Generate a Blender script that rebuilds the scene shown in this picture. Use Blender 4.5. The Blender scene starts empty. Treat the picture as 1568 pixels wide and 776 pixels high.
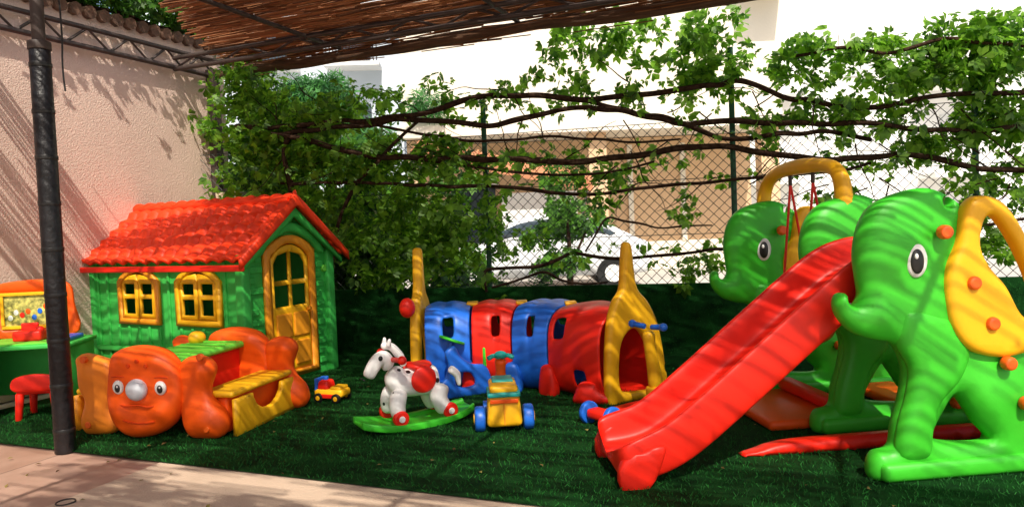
import bpy,bmesh,math,random
import numpy as np
from mathutils import Vector,Matrix,noise
from mathutils.geometry import delaunay_2d_cdt
random.seed(7); rng=np.random.default_rng(7)
sc=bpy.context.scene
R_=math.radians
# ---------------------------------------------------------------- helpers
def link(o,par=None):
    sc.collection.objects.link(o)
    if par: o.parent=par
    return o
def E(name,loc=(0,0,0),rz=0):
    o=bpy.data.objects.new(name,None); o.location=loc; o.rotation_euler=(0,0,rz); o.empty_display_size=.1
    return link(o)
def M(name,col,rough=.4,var=.12,vs=4,bump=.022,bs=60,metal=0,trans=0,col2=None,stretch=None,spec=.5,island=False,tv=1.7):
    m=bpy.data.materials.new(name); m.use_nodes=True; nt=m.node_tree; N=nt.nodes; L=nt.links
    p=N['Principled BSDF']; p.inputs['Roughness'].default_value=rough; p.inputs['Metallic'].default_value=metal
    p.inputs['Specular IOR Level'].default_value=spec
    tc=N.new('ShaderNodeTexCoord'); mp=N.new('ShaderNodeMapping'); L.new(tc.outputs['Object'],mp.inputs[0])
    if stretch: mp.inputs['Scale'].default_value=stretch
    n=N.new('ShaderNodeTexNoise'); n.inputs['Scale'].default_value=vs; n.inputs['Detail'].default_value=6; n.inputs['Roughness'].default_value=.65
    L.new(mp.outputs[0],n.inputs[0])
    mx=N.new('ShaderNodeMix'); mx.data_type='RGBA'
    c=Vector(col)
    a=c*(1-var) ; b=Vector(col2) if col2 else c*(1+var)
    mx.inputs[6].default_value=(*a,1); mx.inputs[7].default_value=(min(b[0],1),min(b[1],1),min(b[2],1),1)
    mr=N.new('ShaderNodeMapRange'); mr.inputs[1].default_value=.32; mr.inputs[2].default_value=.68
    if island:
        g=N.new('ShaderNodeNewGeometry'); L.new(g.outputs['Random Per Island'],mr.inputs[0]); mr.inputs[1].default_value=0; mr.inputs[2].default_value=1
    else: L.new(n.outputs[0],mr.inputs[0])
    L.new(mr.outputs[0],mx.inputs[0]); L.new(mx.outputs[2],p.inputs['Base Color'])
    if bump:
        n2=N.new('ShaderNodeTexNoise'); n2.inputs['Scale'].default_value=bs; n2.inputs['Detail'].default_value=4; L.new(mp.outputs[0],n2.inputs[0])
        bp=N.new('ShaderNodeBump'); bp.inputs['Strength'].default_value=bump; bp.inputs['Distance'].default_value=.02
        L.new(n2.outputs[0],bp.inputs['Height']); L.new(bp.outputs[0],p.inputs['Normal'])
        rr=N.new('ShaderNodeMapRange'); rr.inputs[3].default_value=rough*.8; rr.inputs[4].default_value=min(1,rough*1.4); L.new(n.outputs[0],rr.inputs[0]); L.new(rr.outputs[0],p.inputs['Roughness'])
    if trans:
        t=N.new('ShaderNodeBsdfTranslucent'); ms=N.new('ShaderNodeMixShader'); ms.inputs[0].default_value=trans
        hs=N.new('ShaderNodeHueSaturation'); hs.inputs['Value'].default_value=tv; L.new(mx.outputs[2],hs.inputs['Color'])
        L.new(hs.outputs[0],t.inputs[0]); L.new(p.outputs[0],ms.inputs[1]); L.new(t.outputs[0],ms.inputs[2])
        L.new(ms.outputs[0],N['Material Output'].inputs[0])
    return m
def mesh(name,V,F,mt,par=None,sm=False,loc=(0,0,0),rot=(0,0,0)):
    me=bpy.data.meshes.new(name); me.from_pydata([tuple(v) for v in V],[],F); me.update()
    if sm: me.polygons.foreach_set('use_smooth',[True]*len(me.polygons))
    if mt: me.materials.append(mt)
    o=bpy.data.objects.new(name,me); o.location=loc; o.rotation_euler=rot
    return link(o,par)
def bev(o,w,seg=2):
    b=o.modifiers.new('b','BEVEL'); b.width=w; b.segments=seg; b.limit_method='ANGLE'; b.angle_limit=R_(35)
    return o
def box(name,par,mt,c,s,rot=(0,0,0),b=.008,taper=1.0):
    x,y,z=[k/2 for k in s]; t=taper
    V=[(-x,-y,-z),(x,-y,-z),(x,y,-z),(-x,y,-z),(-x*t,-y*t,z),(x*t,-y*t,z),(x*t,y*t,z),(-x*t,y*t,z)]
    F=[(3,2,1,0),(4,5,6,7),(0,1,5,4),(1,2,6,5),(2,3,7,6),(3,0,4,7)]
    o=mesh(name,V,F,mt,par,b>.01,c,rot)
    if b: bev(o,min(b,min(s)*.45),3 if b>.01 else 2)
    return o
def cyl(name,par,mt,p1,p2,r1,r2=None,seg=24,b=.004):
    r2=r1 if r2 is None else r2
    p1=Vector(p1);p2=Vector(p2); d=p2-p1; L=d.length; q=d.to_track_quat('Z','Y')
    V=[];F=[]
    for k,(r,z) in enumerate(((r1,0),(r2,L))):
        for i in range(seg):
            a=2*math.pi*i/seg; V.append(p1+q@Vector((r*math.cos(a),r*math.sin(a),z)))
    for i in range(seg): F.append((i,(i+1)%seg,seg+(i+1)%seg,seg+i))
    F.append(tuple(range(seg))[::-1]); F.append(tuple(range(seg,2*seg)))
    o=mesh(name,V,F,mt,par)
    for p in o.data.polygons[:seg]: p.use_smooth=True
    if b: bev(o,b,2)
    return o
def ball(name,par,mt,c,r,rot=(0,0,0),seg=24):
    if not hasattr(r,'__len__'): r=(r,r,r)
    bm=bmesh.new(); bmesh.ops.create_uvsphere(bm,u_segments=seg,v_segments=seg//2+2,radius=1)
    for v in bm.verts: v.co=Vector((v.co.x*r[0],v.co.y*r[1],v.co.z*r[2]))
    me=bpy.data.meshes.new(name); bm.to_mesh(me); bm.free(); me.materials.append(mt)
    for p in me.polygons: p.use_smooth=True
    o=bpy.data.objects.new(name,me); o.location=c; o.rotation_euler=rot
    return link(o,par)
def tube(name,par,mt,pts,r,cyc=False,res=3,kind='NURBS'):
    cu=bpy.data.curves.new(name,'CURVE'); cu.dimensions='3D'; cu.bevel_depth=1; cu.bevel_resolution=res; cu.use_fill_caps=True
    sp=cu.splines.new('POLY' if kind=='POLY' else 'NURBS'); sp.points.add(len(pts)-1)
    for i,p in enumerate(pts):
        sp.points[i].co=(*p,1); sp.points[i].radius=r[i] if hasattr(r,'__len__') else r
    sp.use_cyclic_u=cyc
    if kind!='POLY': sp.order_u=3; sp.use_endpoint_u=True; sp.resolution_u=5
    sp.use_smooth=True
    cu.materials.append(mt); o=bpy.data.objects.new(name,cu)
    return link(o,par)
def skin(name,par,mt,pts,edges,rads,sub=2,loc=(0,0,0),rot=(0,0,0)):
    me=bpy.data.meshes.new(name); me.from_pydata(pts,edges,[]); me.update(); me.materials.append(mt)
    o=bpy.data.objects.new(name,me); o.location=loc; o.rotation_euler=rot; link(o,par)
    o.modifiers.new('s','SKIN')
    for i,v in enumerate(me.skin_vertices[0].data):
        r=rads[i]; v.radius=r if hasattr(r,'__len__') else (r,r); v.use_root=(i==0)
    o.modifiers['s'].use_smooth_shade=True
    m=o.modifiers.new('u','SUBSURF'); m.levels=sub; m.render_levels=sub
    return o
def cr(pts,n=5):
    out=[];k=len(pts)
    for i in range(k):
        p0,p1,p2,p3=[Vector(pts[(i+j-1)%k]) for j in range(4)]
        for s in range(n):
            t=s/n
            out.append(.5*((2*p1)+(p2-p0)*t+(2*p0-5*p1+4*p2-p3)*t*t+(3*p1-p0-3*p2+p3)*t**3))
    return [(p.x,p.y) for p in out]
def inpoly(P,poly):
    x,y=P[:,0],P[:,1]; r=np.zeros(len(P),bool); A=np.array(poly); B=np.roll(A,-1,0)
    for (x1,y1),(x2,y2) in zip(A,B):
        c=((y1>y)!=(y2>y)); 
        with np.errstate(divide='ignore',invalid='ignore'):
            r^=c&(x<(x2-x1)*(y-y1)/(y2-y1+1e-15)+x1)
    return r
def dist(P,loops):
    d=np.full(len(P),1e9)
    for lp in loops:
        A=np.array(lp);B=np.roll(A,-1,0)
        for a,b in zip(A,B):
            ab=b-a; L=ab@ab+1e-12; t=np.clip(((P-a)@ab)/L,0,1)
            q=a+t[:,None]*ab; d=np.minimum(d,np.hypot(*(P-q).T))
    return d
def puff(name,par,mt,outline,T,R=.04,holes=(),loc=(0,0,0),rz=0,base=.25,grid=.035,n=5,hn=None,bumps=(),rx=0,sm=True):
    ol=cr(outline,n) if n>1 else [tuple(p) for p in outline]
    hs=[cr(h,(hn or n)) if (hn or n)>1 else [tuple(p) for p in h] for h in holes]
    loops=[ol]+hs
    area=sum(a[0]*b[1]-b[0]*a[1] for a,b in zip(ol,ol[1:]+ol[:1]))
    if area<0: ol.reverse()
    co=[];ed=[]
    for lp in loops:
        s=len(co); co+=lp; ed+=[(s+i,s+(i+1)%len(lp)) for i in range(len(lp))]
    A=np.array(ol); mn=A.min(0);mxx=A.max(0)
    if base<1:
        cand=[]
        for lp in loops:
            L=np.array(lp); nx=np.roll(L,-1,0)-np.roll(L,1,0); nx/=(np.linalg.norm(nx,axis=1)[:,None]+1e-9); nr=np.stack([-nx[:,1],nx[:,0]],1)
            for f in (.12,.38,.75):
                for sg in (1,-1):
                    q=L+sg*nr*R*f; dd=dist(q,loops); q=q[(dd>.85*R*f)]; cand.append(q)
        gx,gy=np.meshgrid(np.arange(mn[0],mxx[0],grid),np.arange(mn[1],mxx[1],grid)); g=np.stack([gx.ravel(),gy.ravel()],1)+.0013
        g=g[dist(g,loops)>R*.9]; cand.append(g); Cn=np.concatenate(cand)
        k=inpoly(Cn,ol)
        for h in hs: k&=~inpoly(Cn,h)
        co+=[tuple(c) for c in Cn[k]]
    r=delaunay_2d_cdt([Vector(c) for c in co],ed,[],0,1e-5)
    V2=np.array([tuple(v) for v in r[0]]); F=[f for f in r[2]]
    cen=np.array([V2[list(f)].mean(0) for f in F]); k=inpoly(cen,ol)
    for h in hs: k&=~inpoly(cen,h)
    F=[tuple(f) for f,kk in zip(F,k) if kk]
    FF=[]
    for f in F:
        a=sum(V2[f[i]][0]*V2[f[(i+1)%len(f)]][1]-V2[f[(i+1)%len(f)]][0]*V2[f[i]][1] for i in range(len(f)))
        FF.append(f if a>0 else f[::-1])
    F=FF
    d=dist(V2,loops); e=np.clip(d/R,0,1); h=T*(base+(1-base)*np.sqrt(1-(1-e)**2)) if base<1 else np.full(len(V2),T)
    for cx,cz,rr,am in bumps: h=h+am*np.exp(-((V2[:,0]-cx)**2+(V2[:,1]-cz)**2)/rr**2)*e
    m=len(V2); V=[(x,-hh,z) for (x,z),hh in zip(V2,h)]+[(x,hh,z) for (x,z),hh in zip(V2,h)]
    cnt={}
    for f in F:
        for i in range(len(f)):
            a,b=f[i],f[(i+1)%len(f)]; cnt[(a,b)]=1
    G=[f for f in F]+[tuple(m+i for i in f[::-1]) for f in F]+[(b,a,m+a,m+b) for (a,b) in cnt if (b,a) not in cnt]
    return mesh(name,V,G,mt,par,sm and base<1,loc,(rx,0,rz))
def quads(name,V,mt,par=None):
    V=V.reshape(-1,3); nv=len(V); me=bpy.data.meshes.new(name)
    me.vertices.add(nv); me.vertices.foreach_set('co',V.astype(np.float32).ravel()); nf=nv//4
    me.loops.add(nv); me.loops.foreach_set('vertex_index',np.arange(nv,dtype=np.int32))
    me.polygons.add(nf); me.polygons.foreach_set('loop_start',np.arange(0,nv,4,dtype=np.int32)); me.update(calc_edges=True); me.validate()
    me.materials.append(mt); o=bpy.data.objects.new(name,me); return link(o,par)
def nrm(a): return a/(np.linalg.norm(a,axis=-1,keepdims=True)+1e-9)
def leaves(name,C,size,mt,par=None,angs=(-75,-38,0,38,75),w=.23,bias=(0,-.5,.6)):
    C=np.asarray(C,float); N=len(C); n=nrm(rng.normal(size=(N,3))*.75+np.array(bias)); t=nrm(rng.normal(size=(N,3))+np.array((0,0,-.7)))
    t=nrm(t-(t*n).sum(1,keepdims=True)*n); b=np.cross(n,t); S=size*rng.uniform(.6,1.35,(N,1)); out=[]
    for a in angs:
        lf=(1-.35*abs(a)/90); ar=R_(a)+rng.normal(size=(N,1))*.12
        d=np.cos(ar)*t+np.sin(ar)*b; s=np.cross(n,d); L=S*lf; fold=n*L*.07
        out.append(np.stack([C+d*L*.08,C+d*L*.6-s*L*w+fold,C+d*L-n*L*.12,C+d*L*.6+s*L*w+fold],1))
    return quads(name,np.stack(out,1),mt,par)
def rods(name,P,Q,r,mt,par=None):
    P=np.asarray(P,float);Q=np.asarray(Q,float); d=nrm(Q-P); up=np.where(np.abs(d[:,2:3])>.9,np.array([[1,0,0]]),np.array([[0,0,1]])); s=nrm(np.cross(d,up)); u=np.cross(s,d)
    r=np.broadcast_to(np.asarray(r,float).reshape(-1,1),(len(P),1)); c=[s*r,u*r,-s*r,-u*r]; out=[]
    for k in range(4):
        a,b=c[k],c[(k+1)%4]; out.append(np.stack([P+a,P+b,Q+b,Q+a],1))
    return quads(name,np.stack(out,1),mt,par)
# ---------------------------------------------------------------- materials
red=M('red_plastic',(.84,.018,.006),.40,.08,spec=.4); orange=M('orange_plastic',(.94,.105,.005),.42,.10,spec=.35); yellow=M('yellow_plastic',(.92,.48,.010),.40,.08,spec=.4)
green=M('green_plastic',(.05,.54,.025),.40,.10,spec=.4); dgreen=M('playhouse_green_plastic',(.05,.50,.08),.5,.14,spec=.35); blue=M('blue_plastic',(.015,.15,.70),.38,.15)
teal=M('teal_plastic',(.01,.36,.32),.4); white=M('white_plastic',(.82,.82,.80),.4,.05); black=M('black_plastic',(.012,.012,.012),.35)
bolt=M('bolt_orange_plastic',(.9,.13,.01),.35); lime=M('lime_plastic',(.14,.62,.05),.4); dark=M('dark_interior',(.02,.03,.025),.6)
roofred=M('red_roof_plastic',(.90,.05,.008),.45,.12,spec=.35); amber=M('amber_plastic',(.88,.33,.015),.42)
turf=M('artificial_turf_fibre',(.006,.055,.011),.9,.45,6,1.0,420,spec=.1,col2=(.014,.11,.018)); tblade=M('turf_blade',(.008,.085,.012),.75,.5,4,0,island=True,col2=(.022,.20,.025),spec=.25)
stucco=M('cream_stucco',(.70,.53,.44),.9,.06,1.2,.6,90,spec=.2)
steel=M('painted_steel',(.05,.035,.03),.5,.3,12); padm=M('black_pad',(.007,.007,.009),.38,.3,20,.35,30)
gpost=M('green_post_paint',(.012,.09,.04),.5,.3,10); wire=M('wire',(.025,.035,.03),.5)
reed=M('reed',(.17,.065,.022),.8,.45,3,0,60,trans=.22,island=True,col2=(.42,.18,.07)); bark=M('vine_bark',(.034,.018,.011),.95,.5,25,1.0,70,spec=.1,col2=(.075,.043,.027))
leafm=M('vine_leaf',(.06,.22,.012),.45,.45,4,0,island=True,trans=.5,col2=(.22,.44,.03),tv=1.9); leafd=M('shrub_leaf',(.025,.11,.012),.5,.5,4,0,island=True,trans=.35,col2=(.10,.27,.02))
pinem=M('pine_needles',(.02,.12,.03),.6,.4,4,0,island=True,trans=.25,col2=(.07,.26,.05))
cream=M('cream_render',(.80,.74,.62),.9,.05,.5,.2,30); beige=M('beige_render',(.68,.47,.28),.9,.06,.5,.2,30); wht=M('white_render',(.84,.84,.82),.9,.03,.4,.1,20)
bluew=M('pale_blue_render',(.60,.68,.76),.9,.04,.4,.1,20); terra=M('terracotta',(.45,.19,.09),.8,.2,8,.4,30); glass=M('window_glass',(.05,.07,.09),.1,.2,3,0); paleglass=M('overexposed_glass',(.66,.67,.66),.6)  # last one is window glass lightened, overexposure put into its colour
oldtile=M('weathered_tile',(.13,.07,.045),.9,.4,10,.5,40)
# ---------------------------------------------------------------- frames
a_=Vector((.927,-.375,0)); b_=Vector((.375,.927,0)); C0=Vector((-3.2,7.9,0)); YAW=math.atan2(-.375,.927)
F0=Vector((-3.3,7.72,0)); fd=Vector((.972,-.233,0)); fn=Vector((.233,.972,0)); FY=math.atan2(-.233,.972)
def fp(px,py,off=0.0):   # drawing units of my fence elevation -> world point on the fence plane
    u=px-784;v=py-388;u2=u-.04*v;v2=v+.04*u;q=u2/1100
    X=q*6.928/(1+.24*q); Y=6.928-.24*X; z=1.25-(v2+44)/1100*Y
    return Vector((X,Y,z))+fn*off
# ---------------------------------------------------------------- ground, patio, turf
def tilemat():
    m=bpy.data.materials.new('patio_tiles'); m.use_nodes=True; nt=m.node_tree;N=nt.nodes;L=nt.links;p=N['Principled BSDF']; p.inputs['Roughness'].default_value=.5
    tc=N.new('ShaderNodeTexCoord'); br=N.new('ShaderNodeTexBrick'); br.offset=0; br.inputs['Scale'].default_value=1
    br.inputs['Brick Width'].default_value=1.3; br.inputs['Row Height'].default_value=1.1; br.inputs['Mortar Size'].default_value=.005
    br.inputs['Color1'].default_value=(.52,.34,.26,1); br.inputs['Color2'].default_value=(.42,.25,.18,1); br.inputs['Mortar'].default_value=(.2,.13,.10,1)
    n=N.new('ShaderNodeTexNoise'); n.inputs['Scale'].default_value=4; n.inputs['Detail'].default_value=9; L.new(tc.outputs['Object'],br.inputs[0]); L.new(tc.outputs['Object'],n.inputs[0])
    mx=N.new('ShaderNodeMix'); mx.data_type='RGBA'; mx.blend_type='MULTIPLY'; mx.inputs[0].default_value=.5; rp=N.new('ShaderNodeValToRGB'); rp.color_ramp.elements[0].position=.3; rp.color_ramp.elements[0].color=(.5,.42,.36,1); rp.color_ramp.elements[1].position=.65
    L.new(n.outputs[0],rp.inputs[0]); L.new(br.outputs[0],mx.inputs[6]); L.new(rp.outputs[0],mx.inputs[7]); L.new(mx.outputs[2],p.inputs['Base Color'])
    bp=N.new('ShaderNodeBump'); bp.inputs['Strength'].default_value=.2; bp.inputs['Distance'].default_value=.01; L.new(n.outputs[0],bp.inputs['Height']); L.new(bp.outputs[0],p.inputs['Normal'])
    return m
asph=M('street_concrete',(.50,.48,.44),.9,.1,.6,.3,40)
mesh('ground',[(-300,-300,-.012),(300,-300,-.012),(300,400,-.012),(-300,400,-.012)],[(0,1,2,3)],asph)
def frame_poly(name,pts,z,mt,rz,org):
    return mesh(name,[(x,y,0) for x,y in pts],[tuple(range(len(pts)))],mt,None,False,(org[0],org[1],z),(0,0,rz))
TE=Vector((-2.72,4.26,0))
frame_poly('patio',[(-1.6,-9),(9,-9),(9,5),(-1.6,5)],-.005,tilemat(),YAW,TE)
frame_poly('concrete_edging',[(.75,-4),(9,-4),(9,.05),(.75,.05)],-.001,M('cream_concrete',(.60,.45,.33),.8,.08,2,.25,90),YAW,TE)
frame_poly('artificial_turf',[(-1.55,0),(9,0),(9,5.6),(-1.55,5.6)],.006,turf,YAW,TE)
n=30000; P=np.zeros((n,3)); ii=rng.uniform(-1.4,5.2,n); jj=rng.uniform(0,3.2,n)
P[:,0]=TE.x+a_.x*ii+b_.x*jj; P[:,1]=TE.y+a_.y*ii+b_.y*jj; P[:,2]=.006
Q=P+np.stack([rng.normal(0,.007,n),rng.normal(0,.007,n),rng.uniform(.008,.018,n)],1)
rods('turf_blades',P,Q,.0014,tblade)
C=[]
for k in range(150):
    i=random.uniform(-.9,4.6); j=random.uniform(-1.1,2.6); p=TE+a_*i+b_*j; C.append((p.x,p.y,.022 if j>0 else .008))
leaves('fallen_leaves',C,.030,M('dry_leaf',(.22,.12,.03),.8,.4,4,0,island=True,col2=(.30,.26,.06)),None,angs=(0,),w=.32,bias=(0,0,3))
# ---------------------------------------------------------------- left stucco wall
W=E('stucco_wall',(C0.x,C0.y,0),YAW)
box('wall_body',W,stucco,(-.16,-5.5,1.65),(.3,11.4,3.3),b=0)
for k in range(80): cyl('coping_tile_%d'%k,W,oldtile,(-.36,.1-k*.14,3.33),(.05,.1-k*.14,3.305),.055,.06,8,0)
box('skirting',W,M('skirting_stone',(.45,.34,.27),.7),(-.003,-5.5,.05),(.02,11.3,.1),b=.003)
MB=E('electric_meter_box',(C0.x+.38*a_.x,C0.y+.38*a_.y,0),YAW); boxm=M('beige_metal',(.6,.48,.36),.5)
box('cabinet',MB,boxm,(-.05,-.15,1.5),(.3,.14,.42)); box('door',MB,boxm,(-.05,-.227,1.5),(.26,.012,.38)); ball('lamp_red',MB,red,(.02,-.236,1.46),.012); ball('lamp_green',MB,green,(.02,-.236,1.53),.012); box('label',MB,white,(-.09,-.235,1.6),(.1,.004,.06),b=0)
tube('conduit',MB,boxm,[(-.05,-.13,1.3),(-.05,-.13,.7),(-.05,-.13,0)],.018)
WC=E('wall_creeper'); C=[]
for k in range(2000):
    t=random.random()*3.0; p=C0+a_*(random.gauss(-.12,.25))-b_*(t-.3); C.append((p.x,p.y,3.46+abs(random.gauss(0,.22))*(1.3-.25*t)))
for k in range(450):
    p=C0+a_*random.gauss(.5,.14)+b_*random.gauss(.25,.12); C.append((p.x,p.y,random.uniform(1.6,3.1)))
leaves('foliage',C,.08,leafd,WC); tube('stem',WC,bark,[tuple(C0-a_*.2-b_*(x*.4-.3)+Vector((0,0,3.42+.06*(x%2)))) for x in range(9)],.02)
# ---------------------------------------------------------------- pergola
G=E('pergola',(C0.x,C0.y,0),YAW)
box('corner_post',G,steel,(.07,-.05,1.52),(.1,.1,3.04),b=.004)
def truss(nm,p,q,h=.17,step=.42):
    p=Vector(p);q=Vector(q); up=Vector((0,0,h)); d=(q-p); n=int(d.length/step); 
    tube(nm+'_bottom_chord',G,steel,[p,q],.024,kind='POLY'); tube(nm+'_top_chord',G,steel,[p+up,q+up],.022,kind='POLY')
    P=[];Q=[]
    for i in range(n):
        a=p+d*i/n; m=p+d*(i+.5)/n+up; b=p+d*(i+1)/n; P+=[a,m];Q+=[m,b]
    rods(nm+'_web',[tuple(x) for x in P],[tuple(x) for x in Q],.013,steel,G)
truss('wall_truss',(.06,0,2.98),(.06,-9,2.98)); truss('front_truss',(.06,-.55,2.96),(8,-.55,2.96),.11,.6)
truss('cross_truss',(.06,-3.55,2.9),(8,-3.55,2.9))
for k,x in enumerate((1.7,3.6,5.5,7.4)): tube('rafter_%d'%k,G,steel,[(x,0,3.07),(x,-9,3.07)],.020,kind='POLY')
rb=M('reed_bundle',(.16,.08,.040),.9,.5,8,1,90,stretch=(.4,6,6))
tube('reed_bundle_beam',G,rb,[(x*.4,-.02+random.uniform(-.015,.015),3.0+random.uniform(-.02,.02)) for x in range(21)],[.052+random.uniform(-.012,.012) for x in range(21)])
P=[];Q=[]
for k in range(300):
    x=random.uniform(.1,8); y=random.gauss(.0,.035); z=3.03+random.gauss(0,.035); L=random.uniform(.3,1.0); P.append((x,y,z)); Q.append((x+L,y+random.gauss(0,.03),z+random.gauss(0,.03)))
rods('reed_fringe',P,Q,.005,reed,G)
po=E('padded_post',(TE.x,TE.y,0),YAW); cyl('pad',po,padm,(0,0,0),(0,0,2.42),.058,.056); cyl('steel_tube',po,steel,(0,0,2.4),(0,0,3.05),.036); cyl('tie',po,steel,(0,0,2.38),(0,0,2.43),.062)
for k in range(9): cyl('tape_%d'%k,po,black,(0,0,.12+k*.27),(0,0,.145+k*.27),.0605,None,24,.002)
tube('loose_cable',po,black,[(-.62,.6,3.0),(-.60,.6,2.7),(-.63,.6,2.45),(-.61,.6,2.3)],.006)
P=[];Q=[];rr=[]
j=-.05
while j<9.2:
    i=max((.1+.62*j if j<2.4 else -.1)+random.uniform(0,.3),-.1)
    while i<7.9:
        L=random.uniform(.3,.8); ic=i+L/2
        nz=noise.noise((ic*2.1+3,j*2.3,0))+.35*noise.noise((ic*5,j*5.5,7)); nz2=noise.noise((ic*.7+9,j*.8,4)); keep=.97 if nz>-.10 else .18
        if nz2<-.22: keep=min(keep,.5)
        if j<3: keep=max(keep,.8)
        if 2.4<=j<5.2 and ic<1.3:
            keep=.95 if noise.noise((2.5,j*5.5,1))>.02 else .06; L=min(L,.6)  # unseen reeds, banded to throw sun streaks on the left wall
        elif 3.0<j<4.5 and ic<2.5: keep=.26  # opening in the unseen roof, placed to let sun onto the playhouse roof
        if j>5.2 and ic<5.2:
            keep=.99 if noise.noise((ic*2.4+5,j*2.6,8))<.15 else .12; L=min(L,.5)  # unseen roof made solid with holes, shaped for patio shade and dapples
            if 2.2<ic<3.5 and 5.2<j<5.95: keep=.04  # unseen opening placed to throw a sunlit strip on the near paving
        if random.random()<keep:
            z=3.11+random.uniform(-.012,.012); t=random.gauss(0,.012)
            c1=C0+a_*i-b_*(j+t); c2=C0+a_*(i+L)-b_*(j-t); P.append((c1.x,c1.y,z)); Q.append((c2.x,c2.y,z+random.uniform(-.01,.01))); rr.append(random.uniform(.005,.0085))
            if (j<3 and random.random()<.6) or (j>5.2 and ic<5.2 and keep>.5) or (keep>.96 and random.random()<.45): P.append((c1.x+.04,c1.y+.006,z+.022)); Q.append((c2.x+.05,c2.y+.004,z+.024)); rr.append(.0075)
        i+=L*.97
    j+=.0135
ro=rods('reed_roof',P,Q,rr,reed); ro.parent=G; ro.matrix_parent_inverse=(Matrix.Translation((C0.x,C0.y,0))@Matrix.Rotation(YAW,4,'Z')).inverted()
# ---------------------------------------------------------------- fence
FE=E('chain_link_fence',(F0.x,F0.y,0),FY)
P=[];Q=[]; H0,H1=.62,2.12; Lf=13.; st=.095; hh=H1-H0
s=-hh+.9
while s<Lf:
    for sg in (1,-1):
        a,b=(s,s+hh) if sg==1 else (s+hh,s)
        P.append((a,0.003*sg,H0));Q.append((b,.003*sg,H1))
    s+=st
rods('mesh_wires',P,Q,.0028,wire,FE)
for z in (.64,1.1,1.6,2.12): tube('line_wire_%d'%int(z*100),FE,wire,[(0,0,z),(13,0,z)],.0035,kind='POLY')
def fs(px): 
    p=fp(px,400); return (Vector((p.x,p.y,0))-F0).dot(fd)
for k,(px,zt) in enumerate(((450,2.3),(748,2.45),(1128,2.75),(1500,2.6))): cyl('post_%d'%k,FE,gpost,(fs(px),.03,0),(fs(px),.03,zt),.025)
cyl('post_5',FE,gpost,(10.5,.03,0),(10.5,.03,2.6),.025)
PA=E('turf_covered_panel',(F0.x,F0.y,0),FY); box('panel',PA,turf,(6,-.08,.33),(13,.05,.66),b=.006)
n=12000; x=rng.uniform(0,8.5,n); z=rng.uniform(.02,.665,n); Pp=np.stack([x,np.full(n,-.1),z],1); rods('panel_fibres',Pp,Pp+np.stack([rng.normal(0,.006,n),rng.uniform(-.02,-.008,n),rng.uniform(-.012,.004,n)],1),.0016,tblade,PA)
# ---------------------------------------------------------------- vine
VI=E('climbing_vine')
def vine(k,pts,r,off=-.17):
    out=[]
    for i in range(len(pts)-1):
        A=fp(*pts[i]);B=fp(*pts[i+1]); m=max(2,int((B-A).length/.16))
        for s in range(m):
            t=s/m; p=A.lerp(B,t)+Vector((0,0,1))*(.05*noise.noise((i+t*3+k*7,k,0))+random.uniform(-.016,.016))+fn*(off+.09*noise.noise((k*3,i*2+t*4,5)))
            out.append(p)
    out.append(fp(*pts[-1])); m=len(out)
    tube('stem_%d'%k,VI,bark,out,[r*(1.0-.45*abs(i/m-.35))*(1+.35*noise.noise((i*.9,k,2))) for i in range(m)],res=2)
VN=[([(385,200),(470,196),(560,190),(640,182),(700,168),(760,150),(830,152),(900,160),(1000,148),(1080,138),(1120,130),(1200,158),(1330,172),(1440,150),(1568,150),(1680,140)],.027),
([(420,212),(520,202),(640,187),(700,192),(760,197),(830,180),(900,168),(1010,184),(1100,215),(1250,206),(1330,215)],.026),
([(380,197),(470,215),(560,240),(700,248),(800,244),(900,252),(1000,236),(1070,228),(1150,236),(1260,247),(1400,240),(1480,262),(1568,266),(1680,262)],.031),
([(440,282),(560,280),(640,284),(700,287),(790,290),(880,298),(1000,290),(1080,282),(1150,274),(1250,268),(1330,250)],.018),
([(640,240),(700,252),(790,264),(860,272),(950,262),(1000,248)],.013),
([(752,445),(748,412),(800,408),(860,396),(900,388),(960,397),(1030,390),(1100,380),(1180,384)],.017),
([(880,156),(960,176),(1040,196),(1120,188),(1180,196),(1290,192),(1400,205),(1568,200),(1680,200)],.024),
([(1180,100),(1260,86),(1340,92),(1430,70),(1568,84),(1680,80)],.016),
([(450,450),(455,380),(462,300),(450,230),(470,196)],.032),
([(1568,330),(1480,350),(1400,345),(1330,330)],.015),
([(520,420),(530,340),(560,280),(600,240),(640,188)],.022),
([(900,385),(930,330),(1010,350),(1090,345)],.010),
([(760,440),(840,410),(880,430),(930,432)],.013),
([(560,192),(640,206),(740,222),(860,212),(960,222),(1040,214)],.014)]
for k,(p,r) in enumerate(VN): vine(k,p,r)
for k in range(60):
    px=random.uniform(430,1600); py=random.uniform(130,290); A=fp(px,py,-.12); pts=[A]
    d=Vector((random.uniform(-1,1),random.uniform(-.5,.3),random.uniform(-1,.8))).normalized()
    for s in range(5): pts.append(pts[-1]+d*.12+Vector((random.uniform(-.05,.05),random.uniform(-.04,.04),random.uniform(-.05,.04))))
    tube('twig_%d'%k,VI,bark,pts,[.007,.006,.005,.004,.003,.002],res=1)
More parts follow.
